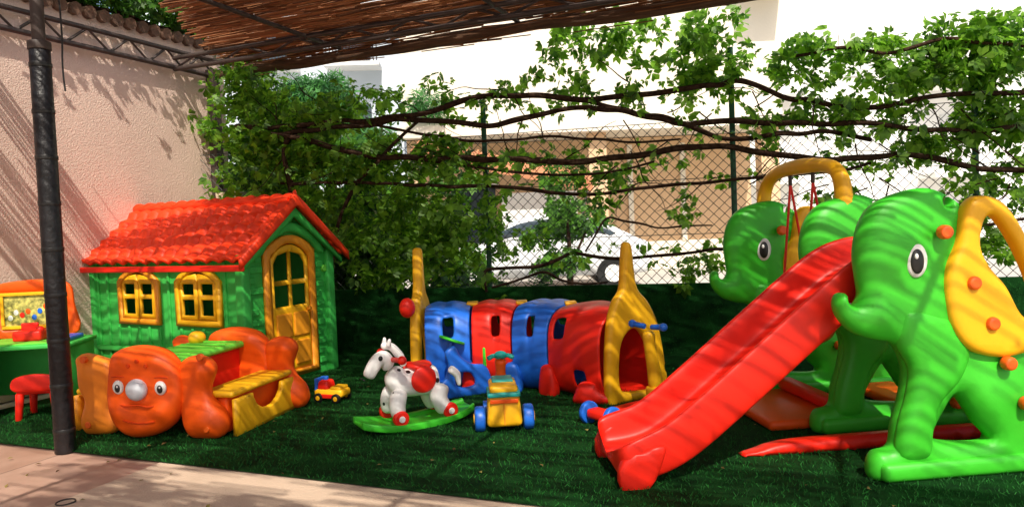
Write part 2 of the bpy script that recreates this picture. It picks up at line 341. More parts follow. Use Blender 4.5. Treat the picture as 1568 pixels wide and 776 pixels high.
CL=[(395,190,40,60,380),(450,240,60,60,400),(560,260,75,45,380),(640,320,60,60,360),(500,330,90,70,480),(620,390,100,40,340),(700,235,45,30,120),(385,300,36,90,300),(380,150,30,40,160),(540,160,60,22,110),(430,400,60,50,260),(480,180,60,20,110),(690,350,40,50,170),
(860,85,36,34,56),(925,50,55,34,110),(1000,100,75,40,150),(1080,55,70,36,140),(1105,115,55,34,100),(880,140,60,14,50),(780,136,45,12,40),(700,158,50,12,50),
(1250,85,60,36,170),(1350,105,80,45,270),(1460,100,80,50,360),(1550,90,55,60,320),(1500,190,75,26,210),(1280,170,75,26,140),(1400,225,60,26,110),(1570,300,60,50,110),(1330,310,60,30,60),(1480,310,50,35,60),(1640,180,60,100,220),
(760,310,35,35,50),(850,240,60,18,40),(900,285,40,20,36),(1050,328,26,12,22),(1060,408,40,18,44),(940,268,45,12,24),(800,370,55,26,46),(1150,205,36,26,34),(1030,245,30,10,10),(1450,380,110,26,80)]
C=[]
for (px,py,rx,ry,n) in CL:
    sub=[(px+random.gauss(0,rx*.6),py+random.gauss(0,ry*.6)) for _ in range(max(3,n//11))]
    for k in range(n):
        cx,cy=random.choice(sub); C.append(tuple(fp(cx+random.gauss(0,10),cy+random.gauss(0,9),random.gauss(-.03,.13))))
for (p,r) in VN[:8]:
    for i in range(len(p)-1):
        for k in range(5):
            t=random.random(); C.append(tuple(fp(p[i][0]*(1-t)+p[i+1][0]*t+random.gauss(0,8),p[i][1]*(1-t)+p[i+1][1]*t+random.gauss(-4,10),random.gauss(-.05,.09))))
leaves('vine_foliage',C,.10,leafm,VI)
# ---------------------------------------------------------------- shrubs and trees behind fence
def clump(name,clumps,size,mt,trunk=None,angs=(-50,0,50),w=.25,par=None):
    o=par or E(name); C=[]
    for (x,y,z,rx,ry,rz,n) in clumps:
        v=nrm(rng.normal(size=(n,3)))*rng.uniform(.55,1.08,(n,1)); C.append(v*np.array([rx,ry,rz])+np.array([x,y,z]))
    leaves('foliage',np.concatenate(C),size,mt,o,angs,w)
    if trunk:
        for i,(pts,r) in enumerate(trunk): tube('limb_%d'%i,o,bark,pts,r)
    return o
def rc(x,y,z,s,n,k): return [(x+random.gauss(0,s[0]),y+random.gauss(0,s[1]),z+random.gauss(0,s[2]),random.uniform(.2,.42),random.uniform(.2,.4),random.uniform(.15,.32),n) for _ in range(k)]
clump('garden_hedge',rc(-2.3,8.9,.9,(.8,.3,.5),75,34)+rc(-3.2,9.3,1.9,(.45,.4,.5),75,20)+rc(-1.7,8.9,1.5,(.5,.3,.3),75,14)+rc(-1.1,8.8,.6,(.5,.3,.3),75,14),.13,leafd,[([(-2.4,8.8,0),(-2.3,8.8,.8),(-2.6,8.8,1.9)],[.06,.05,.02]),([(-3.1,9.2,0),(-3.1,9.2,1.2),(-3.3,9.2,2.4)],[.07,.05,.02]),([(-1.3,8.7,0),(-1.2,8.7,.5),(-1.0,8.7,1.1)],[.04,.03,.02])])
clump('pine_tree',[(-3.7+random.gauss(0,.8),15+random.gauss(0,.5),3.6+random.gauss(0,.42),.4,.4,.25,100) for _ in range(24)],.3,pinem,[([(-3.7,15,0),(-3.6,15,1.6),(-3.8,15,2.8),(-3.7,15,4)],[.16,.13,.1,.04]),([(-3.7,15,2.4),(-3.1,15,3.0),(-2.7,15,3.6)],[.07,.05,.02]),([(-3.7,15,2.6),(-4.3,15,3.2),(-4.8,15,3.6)],[.07,.05,.02])],angs=(-60,-30,0,30,60),w=.06)
clump('orange_tree',[(.9+random.gauss(0,.3),11.5+random.gauss(0,.3),1.2+random.gauss(0,.3),.3,.3,.22,90) for _ in range(9)],.13,leafd,[([(.9,11.5,0),(.95,11.5,.6),(.9,11.5,1.3)],[.06,.05,.02]),([(.95,11.5,.6),(1.2,11.5,1.1)],[.03,.015])])
pl=E('palm_shrub',(.15,8.1,0))
P=[];Q=[]
for k in range(16):
    th=random.uniform(0,6.28); el=random.uniform(.5,1.4); pts=[Vector((0,0,.25))]
    for s in range(8):
        el-=.13; pts.append(pts[-1]+Vector((math.cos(th)*math.cos(el),math.sin(th)*math.cos(el),math.sin(el)))*.1)
    for s in range(1,8):
        sd=Vector((-math.sin(th),math.cos(th),0)); f=.14*(1-.07*s)
        for sg in (1,-1):
            for q in (0,.5):
                b=pts[s].lerp(pts[s+1],q) ; P.append(tuple(b)); Q.append(tuple(b+sd*sg*f+(pts[s]-pts[s-1])*.8+Vector((0,0,-.02))))
    for s in range(8): P.append(tuple(pts[s]));Q.append(tuple(pts[s+1]))
rods('fronds',P,Q,.006,leafd,pl); cyl('stem',pl,bark,(0,0,0),(0,0,.28),.07,.09)
# ---------------------------------------------------------------- buildings
B1=E('cream_apartment_building',(0,0,0))
box('upper_floors',B1,cream,(1.9,20,8.3),(8.4,8,10),b=0)
box('ground_floor_wall',B1,beige,(1.9,20.4,1.64),(8.2,5,3.28),b=0)
for k,x in enumerate((-2.05,2.0,5.85)): box('column_%d'%k,B1,beige,(x,16.3,1.64),(.4,.4,3.28),b=0)
box('slab_edge',B1,cream,(1.9,15.95,3.35),(8.6,.3,.25),b=0)
box('door_opening',B1,glass,(-.9,17.88,1.1),(1.1,.06,2.2),b=0); box('door_frame',B1,wht,(-.9,17.86,2.24),(1.26,.08,.08),b=0)
box('white_partition',B1,wht,(.7,17.2,1.0),(1.8,.1,2.0),b=0); box('plinth',B1,cream,(3.9,17.86,.35),(3.6,.08,.7),b=0)
for k,x in enumerate((3.0,4.3)): box('pilaster_%d'%k,B1,cream,(x,17.84,1.9),(.12,.1,2.4),b=0)
for k,zf in enumerate((5.6,8.6)):
    box('balcony_slab_%d'%k,B1,cream,(5.65,15.6,zf+.5),(.9,.8,.15),b=0); box('balcony_parapet_%d'%k,B1,beige,(5.65,15.23,zf+.95),(.9,.08,.75),b=0)
AW=E('sloping_awning',(-.1,15.2,2.55)); AW.rotation_euler=(0,R_(13),0); box('sheet',AW,terra,(0,0,0),(3.8,.9,.05),(R_(20),0,0),b=0); box('valance',AW,terra,(0,-.43,-.2),(3.8,.03,.12),b=0)
for k in range(13): box('batten_%d'%k,AW,terra,(-1.8+.3*k,-.01,.045),(.04,.9,.04),(R_(20),0,0),b=0)
for x in (-1.8,1.8): cyl('prop',AW,steel,(x,-.4,-.2),(x,-.4,-2.3),.03)
B2=E('white_apartment_building',(15.6,25,0),R_(-6))
box('body',B2,wht,(0,4,5.7),(17,8,11.4),b=0)  # added height: sunlit white upper part stands in for the blown-out sky
for fl in range(3):
    z=-.6+fl*3
    for k in range(5):
        x=-6.6+k*3.3; box('window_%d_%d'%(fl,k),B2,paleglass,(x,-.02,z+1.3),(1.2,.08,1.5),b=0)
        if k%2==0:
            box('balcony_%d_%d'%(fl,k),B2,wht,(x,-.6,z-.05),(2.6,1.2,.16),b=0)
            rods('railing_%d_%d'%(fl,k),[(x-1.25+.12*i,-1.15,z+.03) for i in range(22)]+[(x-1.25,-1.15,z+.95)],[(x-1.25+.12*i,-1.15,z+.95) for i in range(22)]+[(x+1.27,-1.15,z+.95)],.014,wht,B2)
B3=E('blue_apartment_building',(-8.6,27,0),R_(4))
box('body',B3,bluew,(0,4,5),(9.4,8,10),b=0); box('return_wing',B3,wht,(6.0,6.5,5.5),(3,4,11),b=0)
for fl in range(3):
    for k in range(3):
        x=-3+k*3.0; z=1+fl*3.0; box('window_%d_%d'%(fl,k),B3,glass,(x,-.02,z+1.3),(1.1,.08,1.4),b=0)
        box('balcony_%d_%d'%(fl,k),B3,wht,(x,-.5,z+.3),(2.0,1.0,.14),b=0)
        rods('railing_%d_%d'%(fl,k),[(x-1+.12*i,-.95,z+.35) for i in range(17)]+[(x-1,-.95,z+1.2)],[(x-1+.12*i,-.95,z+1.2) for i in range(17)]+[(x+1,-.95,z+1.2)],.02,steel,B3)
CAR=E('parked_car',(.6,14.0,-.012)); 
puff('body',CAR,M('white_car_paint',(.75,.76,.78),.2,.02,3,0),[(-1.9,.35),(-1.95,.7),(-1.5,.88),(-1.0,.95),(-.5,1.35),(.5,1.42),(1.2,1.2),(1.7,.95),(1.95,.8),(1.95,.35),(1.4,.28),(-1.4,.28)],.8,.15,base=.85,grid=.2)
puff('side_glass',CAR,glass,[(-.85,.97),(-.42,1.28),(.45,1.34),(1.05,1.16),(1.2,.98)],.81,.05,base=.98,grid=.2,n=3)
for k,x in enumerate((-1.25,1.25)): cyl('wheel_%d'%k,CAR,black,(x,-.83,.3),(x,.83,.3),.3); cyl('hub_%d'%k,CAR,wht,(x,-.85,.3),(x,.85,.3),.16)
# ---------------------------------------------------------------- playhouse
HO=E('toy_playhouse',(-3.78,6.48,0),math.atan2(-.454,.891)); LX,LY=1.86,.98; EZ,RZ=1.10,1.48
W1=[(.35,.89),(1.09,1.63)]
def arch(x0,x1,z0,z1,rise=.12,k=9):
    pts=[(x0,z0),(x1,z0)]
    for i in range(k+1):
        t=i/k; pts.append((x1-(x1-x0)*t, z1-rise+rise*math.sin(math.pi*t)**.8))
    return pts
puff('front_wall',HO,dgreen,[(0,0),(LX,0),(LX,EZ),(0,EZ)],.015,base=1,n=1,hn=1,holes=[arch(x0+.05,x1-.05,.57,.97) for x0,x1 in W1],loc=(0,.015,0))
for i in range(14):
    x=.06+i*.134
    inw=any(x0-.03<x<x1+.03 for x0,x1 in W1)
    if inw: box('batten_lo_%d'%i,HO,dgreen,(x,-.006,.27),(.03,.022,.46)); box('batten_hi_%d'%i,HO,dgreen,(x,-.006,1.06),(.03,.022,.09))
    else: box('batten_%d'%i,HO,dgreen,(x,-.006,.56),(.03,.022,1.06))
box('front_log_rail',HO,dgreen,(LX/2,-.012,.30),(LX,.05,.05),b=.015); box('front_top_rail',HO,dgreen,(LX/2,-.012,1.07),(LX,.05,.06),b=.015)
box('back_wall',HO,dgreen,(LX/2,LY-.015,EZ/2),(LX,.03,EZ)); 
gab=[(0,0),(LY,0),(LY,EZ),(LY/2,RZ-.03),(0,EZ)]
puff('side_wall_far',HO,dgreen,gab,.015,base=1,n=1,loc=(.015,0,0),rz=R_(90))
DS=-.06; HC=LY/2
dh=arch(.31+DS,.80+DS,.08,1.17,.1)
puff('gable_wall',HO,dgreen,gab,.015,base=1,n=1,hn=1,holes=[dh],loc=(LX-.018,0,0),rz=R_(90))
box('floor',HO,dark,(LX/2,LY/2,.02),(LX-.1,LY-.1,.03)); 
for k,(x,y) in enumerate(((0,0),(LX,0),(LX,LY),(0,LY))): box('corner_post_%d'%k,HO,dgreen,(x,y,EZ/2),(.09,.09,EZ),b=.02)
for side,(y0,y1) in enumerate(((.02,.25),(.78,1.0))):
    for r in range(12):
        z=.1+r*.085; off=.0 if r%2 else .05
        if side==0 and r in (3,7): continue
        box('brick_%d_%d'%(side,r),HO,dgreen,(LX+.002,y0+.055+off*.5,z+.02),(.03,.08,.055),b=.008)
        if r%3 and side==0: box('brickb_%d_%d'%(side,r),HO,dgreen,(LX+.002,y0+.13+off*.3,z+.02),(.03,.06,.055),b=.008)
for k,(y,z) in enumerate(((.10,1.10),(LY-.06,.93))): cyl('rosette_%d'%k,HO,lime,(LX,y,z),(LX+.025,y,z),.035,.03)
puff('door_hood',HO,dgreen,[(HC-.39,1.08),(HC-.33,1.20),(HC-.2,1.30),(HC,1.345),(HC+.2,1.30),(HC+.33,1.20),(HC+.39,1.08),(HC+.33,1.08),(HC+.23,1.18),(HC,1.26),(HC-.23,1.18),(HC-.33,1.08)],.045,.02,base=.4,loc=(LX+.02,0,0),rz=R_(90))
puff('door_frame',HO,amber,arch(.26+DS,.85+DS,.04,1.24,.13),.022,.02,holes=[arch(.33+DS,.78+DS,.09,1.17,.12)],base=.6,n=1,hn=1,loc=(LX+.015,0,0),rz=R_(90))
ph=[[(y+DS,z) for y,z in h] for h in [[(.37,.64),(.54,.64),(.54,.82),(.37,.82)],[(.57,.64),(.74,.64),(.74,.82),(.57,.82)],[(.37,.86),(.54,.86),(.54,1.10),(.42,1.07),(.37,1.0)],[(.57,.86),(.74,.86),(.74,1.0),(.69,1.07),(.57,1.10)]]]
puff('door',HO,yellow,arch(.335+DS,.775+DS,.09,1.16,.12),.016,.012,holes=ph,base=.6,n=1,hn=1,loc=(LX+.005,0,0),rz=R_(90))
for k,(y0,y1,z0,z1) in enumerate(((.37,.54,.14,.34),(.57,.74,.14,.34),(.37,.54,.38,.58),(.57,.74,.38,.58))): box('door_panel_%d'%k,HO,amber,(LX+.024,(y0+y1)/2+DS,(z0+z1)/2),(.02,y1-y0,z1-z0),b=.008)
ball('door_knob',HO,amber,(LX+.05,.73+DS,.6),.02)
for k,(x0,x1) in enumerate(W1):
    m=(x0+x1)/2
    puff('window_frame_%d'%k,HO,amber if k==0 else yellow,arch(x0,x1,.52,1.02,.13),.022,.02,holes=[arch(x0+.05,x1-.05,.57,.97,.11)],base=.6,n=1,hn=1,loc=(0,-.012,0))  # second frame in a brighter yellow, sunlight put into its colour
    for s in (0,1):
        a,b=(x0+.055,m-.005) if s==0 else (m+.005,x1-.055); w=.035
        hl=[[(a+w,.61),(b-w,.61),(b-w,.74),(a+w,.74)],[(a+w,.78),(b-w,.78),(b-w,.87),(a+w,.87)]]
        puff('shutter_%d_%d'%(k,s),HO,yellow,[(a,.575),(b,.575),(b,.955 if s==0 else .90),((a+b)/2,.94),(a,.90 if s==0 else .955)],.014,.012,holes=hl,base=.6,n=1,hn=1,loc=(0,-.012,0))
def roof(name,sgn):
    y0=-.11 if sgn>0 else LY+.11; ym=LY/2; z0=1.01; z1=RZ+.03; nu,nv=200,60; rows=6; cols=14; V=[];F=[]
    for j in range(nv+1):
        v=j/nv; r_=v*rows; fr=r_%1.0
        for i in range(nu+1):
            x=-.06+(LX+.2)*i/nu; c=abs(math.sin(math.pi*(i/nu)*cols)); hgt=.038*c**.6+.045*(1-fr)**1.3+.005*noise.noise((x*9,v*9,sgn)); yo=.022*(1-c)*sgn*(1-fr)
            V.append((x,y0+(ym-y0)*v+yo,z0+(z1-z0)*v+hgt))
    for j in range(nv):
        for i in range(nu):
            a=j*(nu+1)+i; f=(a,a+1,a+nu+2,a+nu+1); F.append(f if sgn>0 else f[::-1])
    o=mesh(name,V,F,roofred,HO,True); s=o.modifiers.new('s','SOLIDIFY'); s.thickness=.03; s.offset=-1
roof('roof_front',1); roof('roof_back',-1)
tube('ridge_cap',HO,roofred,[(-.07+i*.1,LY/2,RZ+.05+.014*(i%2)) for i in range(21)],[.04+.008*(i%2) for i in range(21)])
for nm,x in (('bargeboard_near',LX+.13),('bargeboard_far',-.06)):
    puff(nm,HO,roofred,[(-.14,.99),(-.14,1.07),(LY/2,RZ+.10),(LY+.14,1.07),(LY+.14,.99),(LY/2,RZ+.0)],.018,.02,base=.6,n=1,loc=(x,0,0),rz=R_(90))
    puff(nm+'_trim',HO,dgreen,[(-.08,.97),(-.08,1.02),(LY/2,RZ+.0),(LY+.08,1.02),(LY+.08,.97),(LY/2,RZ-.09)],.016,.02,base=.6,n=1,loc=(x-.035,0,0),rz=R_(90))
box('eave_gutter',HO,red,(LX/2+.04,-.115,1.0),(LX+.2,.03,.05),b=.01)
cyl('finial',HO,roofred,(LX+.12,LY/2,RZ+.08),(LX+.12,LY/2,RZ+.13),.025,.01)
# ---------------------------------------------------------------- elephant picnic bench
EB=E('elephant_picnic_bench',(-2.84,4.66,0),math.atan2(-.24,.97))
def eb(px,py):
    dx=px-125; zb=662+.08*dx; f=(zb-py)/137.; zb2=662+dx*(.08-.06*max(0,min(1,f))); return (dx*.0049,max(.0,(zb2-py)*.0042))
def ebl(L): return [eb(*p) for p in L]
Lp=ebl([(124,560),(123,545),(134,537),(158,543),(176,552),(184,580),(180,605),(178,625),(184,650),(174,662),(150,665),(132,660),(125,640),(133,612),(125,590)])
Rp=ebl([(278,575),(284,553),(300,543),(320,547),(329,566),(321,596),(326,615),(340,635),(344,660),(334,676),(308,681),(292,672),(282,650),(280,610)])
Fp=ebl([(183,560),(190,536),(212,526),(242,525),(268,534),(284,556),(290,590),(286,622),(272,650),(248,665),(218,668),(196,658),(183,636),(178,600)])
orl=M('light_orange_plastic',(.95,.26,.02),.42,spec=.35)
for k,(xx,yy) in enumerate(((0,0),(.13,.74))):
    puff('side_piece_left_%d'%k,EB,orl if k==0 else orange,Lp,.06,.06,loc=(xx,yy,0),base=.2,bumps=[(.1,.4,.07,.03),(.12,.12,.08,.03)])  # near left piece in lighter orange, sunlight put into its colour
    puff('side_piece_right_%d'%k,EB,orange,Rp,.06,.06,loc=(xx,yy,0),base=.2,bumps=[(.97,.45,.08,.035),(.95,.12,.09,.04),(.93,.27,.05,-.02)])
    puff('face_%d'%k,EB,orange,Fp,.07,.06,loc=(xx,yy-.04 if k==0 else yy,0),base=.15,bumps=[(.38,.19,.07,.035),(.68,.19,.07,.035),(.53,.08,.09,.025),(.42,.50,.05,.025),(.66,.50,.05,.025),(.53,.26,.05,.02),(.31,.33,.05,-.015),(.75,.33,.05,-.015)],grid=.025)
def eye(par,x,z,y,r=1.0,m=''):
    ball('eye_white'+m,par,white,(x,y,z),(.040*r,.020*r,.044*r)); ball('eye_pupil'+m,par,black,(x+.006,y-.014*r,z-.004),(.020*r,.011*r,.026*r)); ball('eye_glint'+m,par,white,(x+.012,y-.024*r,z+.008),(.006*r,.004*r,.007*r))
eye(EB,.385,.335,-.112,1,'_l'); eye(EB,.695,.335,-.112,1,'_r')
ball('nose',EB,M('pale_nose_plastic',(.66,.70,.76),.3),(.535,-.130,.325),(.070,.05,.068))
ored=M('deep_orange_plastic',(.72,.06,.004),.45,spec=.3)
tube('muzzle_crease',EB,ored,[(.39,-.118,.235),(.43,-.140,.215),(.535,-.132,.235),(.64,-.140,.215),(.68,-.118,.235)],.006)
tube('chin_crease',EB,ored,[(.42,-.128,.13),(.535,-.136,.10),(.65,-.128,.13)],.005)
for s,x in enumerate((.385,.695)): tube('brow_%d'%s,EB,ored,[(x-.05,-.105,.395),(x,-.118,.41),(x+.05,-.105,.395)],.005)
for k,(x,z) in enumerate(((.535,.50),(.47,.47),(.60,.47))): cyl('forehead_stud_%d'%k,EB,ored,(x,-.10,z),(x,-.125,z),.013)
for k,(x,z) in enumerate(((.10,.5),(.96,.52),(.98,.08),(.11,.08))): cyl('bolt_%d'%k,EB,bolt,(x,-.06,z),(x,-.09,z),.022)
box('table_top',EB,lime,(.55,.37,.475),(.42,.70,.045),b=.02); 
for k in range(5): box('table_rib_%d'%k,EB,lime,(.55,.13+k*.12,.50),(.36,.02,.012),b=.004)
box('table_body',EB,red,(.55,.37,.30),(.32,.68,.30),b=.02); ball('table_yellow_knob',EB,yellow,(.42,.6,.53),(.06,.06,.05))
for k,x in enumerate((.04,.98)):
    box('seat_%d'%k,EB,yellow,(x,.37,.265),(.24,.70,.04),b=.018); box('seat_support_%d'%k,EB,orange,(x,.37,.13),(.12,.64,.22),b=.02)
    sk=[(0,.0),(.70,.0),(.70,.235)]+[(.36+.17*math.cos(t*math.pi/12),.235-.13*math.sin(t*math.pi/12)) for t in range(13)]+[(0,.235)]
    puff('skirt_%d'%k,EB,amber if k==0 else yellow,sk,.02,.015,base=.6,n=1,loc=((-.10 if k==0 else 1.10),.03,0),rz=R_(90))
# ---------------------------------------------------------------- toy truck
TC=E('toy_truck',(-1.37,5.28,0),R_(-20)); 
box('chassis',TC,yellow,(0,0,.07),(.24,.13,.06),b=.02); box('cab',TC,red,(-.05,0,.125),(.10,.12,.07),b=.02,taper=.8); box('bonnet',TC,yellow,(.06,0,.105),(.09,.11,.03),b=.012); box('bumper',TC,red,(0,-.066,.05),(.2,.012,.03),b=.005); cyl('beacon',TC,blue,(-.05,0,.155),(-.05,0,.185),.018); box('headboard',TC,blue,(-.105,0,.13),(.02,.12,.09),b=.006)
for k,(x,y) in enumerate(((-.075,-.07),(.075,-.07),(-.075,.07),(.075,.07))): cyl('wheel_%d'%k,TC,black,(x,y-.012,.036),(x,y+.012,.036),.036); cyl('hub_%d'%k,TC,yellow,(x,y-.015,.036),(x,y+.015,.036),.018)
# ---------------------------------------------------------------- rocking horse
RH=E('rocking_horse',(-.66,4.56,0),math.atan2(-.50,-.86))
def spots():
    m=M('spotted_white_plastic',(.82,.82,.80),.35,.04); nt=m.node_tree;N=nt.nodes;L=nt.links; p=N['Principled BSDF']; old=p.inputs['Base Color'].links[0].from_socket
    tc=N.new('ShaderNodeTexCoord'); v=N.new('ShaderNodeTexVoronoi'); v.inputs['Scale'].default_value=10; L.new(tc.outputs['Object'],v.inputs[0]); mt=N.new('ShaderNodeMath'); mt.operation='LESS_THAN'; mt.inputs[1].default_value=.16; L.new(v.outputs['Distance'],mt.inputs[0])
    mx=N.new('ShaderNodeMix'); mx.data_type='RGBA'; L.new(mt.outputs[0],mx.inputs[0]); L.new(old,mx.inputs[6]); mx.inputs[7].default_value=(.012,.012,.014,1); L.new(mx.outputs[2],p.inputs['Base Color']); return m
sp=spots()
skin('body',RH,sp,[(-.02,0,.27),(-.16,0,.27),(.11,0,.28),(.16,0,.38)],[(0,1),(0,2),(2,3)],[(.09,.10),(.11,.12),(.095,.10),(.068,.072)])
skin('head',RH,white,[(.155,0,.37),(.19,0,.475),(.245,0,.435),(.285,0,.375),(.305,0,.335)],[(0,1),(1,2),(2,3),(3,4)],[(.062,.066),(.058,.062),(.050,.052),(.040,.042),(.042,.042)])
for s in (1,-1):
    skin('front_leg_%d'%s,RH,sp,[(.11,.06*s,.26),(.16,.085*s,.17),(.14,.09*s,.07)],[(0,1),(1,2)],[.068,.052,.056]); skin('hind_leg_%d'%s,RH,sp,[(-.16,.06*s,.26),(-.12,.085*s,.17),(-.18,.09*s,.07)],[(0,1),(1,2)],[.084,.06,.056])
    skin('ear_%d'%s,RH,white,[(.175,.035*s,.52),(.165,.045*s,.575)],[(0,1)],[.020,.009]); ball('eye_%d'%s,RH,black,(.232,.050*s,.460),(.014,.009,.016)); ball('nostril_%d'%s,RH,black,(.335,.024*s,.335),.007)
    cyl('handle_%d'%s,RH,red,(.15,.04*s,.44),(.145,.18*s,.455),.016); ball('handle_grip_%d'%s,RH,red,(.145,.185*s,.455),.028)
    for k,x in enumerate((.145,-.19)): cyl('wheel_%d_%d'%(k,s),RH,red,(x,.10*s,.085),(x,.145*s,.085),.05,None,24,.01); cyl('wheel_cap_%d_%d'%(k,s),RH,white,(x,.14*s,.085),(x,.152*s,.085),.02)
skin('mane',RH,white,[(.21,0,.53),(.14,0,.52),(.085,0,.45),(.06,0,.38)],[(0,1),(1,2),(2,3)],[.022,.028,.03,.022]); skin('tail',RH,white,[(-.25,0,.33),(-.31,0,.28),(-.32,0,.2)],[(0,1),(1,2)],[.03,.028,.012])
skin('saddle',RH,red,[(-.12,0,.39),(-.03,0,.365),(.05,0,.39)],[(0,1),(1,2)],[(.10,.028),(.105,.025),(.085,.034)]); 
for s in (1,-1): ball('saddle_flap_%d'%s,RH,red,(-.03,.094*s,.30),(.085,.022,.085))
def rocker(par,mt,L,w,lift,z0=.0,t=.04,nm='rocker_base'):
    V=[];F=[];n=24
    for i in range(n+1):
        u=-1+2*i/n; x=L*u; z=z0+lift*abs(u)**2.2; ww=w*(1-.35*abs(u)**6)
        for y,dz in ((-ww,0),(-ww,t),(-ww*.72,t*1.0),(-ww*.6,t*.55),(0,t*.5),(ww*.6,t*.55),(ww*.72,t),(ww,t),(ww,0)): V.append((x,y,z+dz))
    m=9
    for i in range(n):
        for k in range(m): F.append((i*m+k,(i+1)*m+k,(i+1)*m+(k+1)%m,i*m+(k+1)%m)[::-1])
    F.append(tuple(range(m))[::-1]); F.append(tuple(n*m+k for k in range(m)))
    o=mesh(nm,V,F,mt,par,True); bev(o,.008); return o
rocker(RH,green,.38,.15,.05,t=.045)
# ---------------------------------------------------------------- ride-on
RT=E('ride_on_scooter_toy',(-.09,4.38,0),R_(4)); RT.scale=(1,1,.96)
box('rear_body',RT,yellow,(0,-.02,.14),(.22,.20,.20),b=.03,taper=.85); box('stripe_teal',RT,teal,(0,-.02,.245),(.20,.21,.03),b=.01); box('seat',RT,yellow,(0,.02,.275),(.17,.26,.05),b=.02); box('seat_teal',RT,teal,(0,.08,.302),(.13,.16,.02),b=.008); box('stripe_orange',RT,orange,(0,-.118,.205),(.17,.012,.025),b=.004); box('seam',RT,amber,(0,-.119,.12),(.008,.012,.13),b=.002)
box('front_body',RT,yellow,(0,.2,.14),(.16,.22,.12),b=.03); skin('column',RT,orange,[(0,.2,.2),(0,.18,.34),(0,.15,.43)],[(0,1),(1,2)],[.05,.032,.045]); ball('headlight_cap',RT,teal,(0,.12,.455),(.04,.03,.025))
for s in (1,-1):
    skin('handlebar_%d'%s,RT,teal,[(0,.15,.43),(.045*s,.13,.45),(.085*s,.11,.43)],[(0,1),(1,2)],[.018,.016,.018]); cyl('rear_wheel_%d'%s,RT,blue,(.115*s,-.03,.08),(.18*s,-.03,.08),.08,None,28,.016); cyl('wheel_hub_%d'%s,RT,yellow,(.178*s,-.03,.08),(.187*s,-.03,.08),.035); cyl('front_wheel_%d'%s,RT,blue,(.08*s,.26,.06),(.12*s,.26,.06),.06)
# ---------------------------------------------------------------- blue rocker
BR=E('blue_rocking_seat',(-.45,5.34,0),R_(205))
for s in (1,-1): puff('side_%d'%s,BR,blue,[(-.24,.05),(-.18,.0),(0,-.0),(.18,.0),(.25,.06),(.22,.12),(.14,.14),(.10,.24),(.12,.34),(.05,.38),(.0,.30),(-.08,.24),(-.2,.2)],.025,.03,loc=(0,.10*s,0),holes=[[(-.1,.08),(.04,.08),(.03,.17),(-.07,.17)]])
box('seat',BR,blue,(-.09,0,.20),(.2,.2,.04),b=.015); box('backrest',BR,green,(-.2,0,.27),(.03,.18,.15),b=.012); box('foot_rest',BR,blue,(.1,0,.06),(.2,.2,.03),b=.01); cyl('steering_post',BR,blue,(.07,0,.28),(.03,0,.40),.02); cyl('steering_wheel',BR,green,(.03,0,.40),(.022,0,.42),.10,None,28,.008)
# ---------------------------------------------------------------- tunnel
TU=E('crawl_tunnel',(0,-.06,0))
ctr=[Vector(p) for p in ((-.70,5.72),(-.33,5.74),(.06,5.70),(.43,5.50),(.80,5.09))]; NSG=4
def cpt(t):
    k=min(int(t),NSG-1); f=t-k; p=[ctr[max(0,min(NSG,k+i-1))] for i in range(4)]
    return .5*((2*p[1])+(p[2]-p[0])*f+(2*p[0]-5*p[1]+4*p[2]-p[3])*f*f+(3*p[1]-p[0]-3*p[2]+p[3])*f**3)
sec=[]; NS=36
for i in range(NS):
    th=math.pi*2*i/NS-math.pi/2; c,s=math.cos(th),math.sin(th); e=.62; sec.append((.31*abs(c)**e*(1 if c>=0 else -1),.322+.312*abs(s)**e*(1 if s>=0 else -1)))
for k,mt in enumerate((blue,red,blue,red)):
    V=[];F=[];n=14
    for i in range(n+1):
        u=i/n; t=k+.02+u*.96; p=cpt(t); d=(cpt(min(t+.01,NSG))-cpt(t-.01)).normalized(); sd=Vector((-d.y,d.x)); sc_=1-.07*(abs(2*u-1)**4)+(.03 if i in (0,n) else 0)+.012*math.cos(u*math.pi*6)*(1-abs(2*u-1))
        for (w,z) in sec: V.append((p.x+sd.x*w*sc_,p.y+sd.y*w*sc_,.0+z*sc_))
    for i in range(n):
        for j in range(NS):
            if k<3 and 6<=i<=8 and (23<=j<=25 or 10<=j<=12): continue
            if k==3 and 2<=i<=4 and 23<=j<=25: continue
            if k==3 and 7<=i<=9 and 28<=j<=30: continue
            F.append((i*NS+j,i*NS+(j+1)%NS,(i+1)*NS+(j+1)%NS,(i+1)*NS+j)[::-1])
    o=mesh('segment_%d'%k,V,F,mt,TU,True); s=o.modifiers.new('s','SOLIDIFY'); s.thickness=.025; s.offset=-1; m=o.modifiers.new('u','SUBSURF'); m.levels=1; m.render_levels=1
for t in (1,2,3):
    p=cpt(t); 
    box('clip_%d'%t,TU,yellow,(p.x,p.y,.638),(.09,.12,.03),b=.01)
    d=(cpt(t+.01)-cpt(t-.01)).normalized(); sd=Vector((-d.y,d.x))
    puff('foot_%d'%t,TU,blue if t==2 else red,[(-.07,0),(.07,0),(.06,.17),(.03,.22),(-.03,.22),(-.06,.17)],.05,.04,loc=(p.x-sd.x*.31,p.y-sd.y*.31,0),rz=math.atan2(d.y,d.x),base=.3)
def ar(px,py): return ((px-956)*.0050,(612-.10*(px-907)-py)*.0046)
AO=[ar(*p) for p in [(905,612),(903,560),(908,500),(918,462),(932,440),(936,405),(940,375),(946,369),(952,376),(955,408),(960,438),(978,458),(994,490),(1004,540),(1010,602),(988,604),(960,607),(930,610)]]
AH=[ar(*p) for p in [(926,590),(924,550),(930,518),(946,500),(963,503),(978,530),(986,570),(984,590),(955,594)]]
puff('arch_front',TU,yellow,AO,.04,.035,holes=[AH],loc=(.83,5.03,0),rz=math.atan2(.5,.87),base=.3)
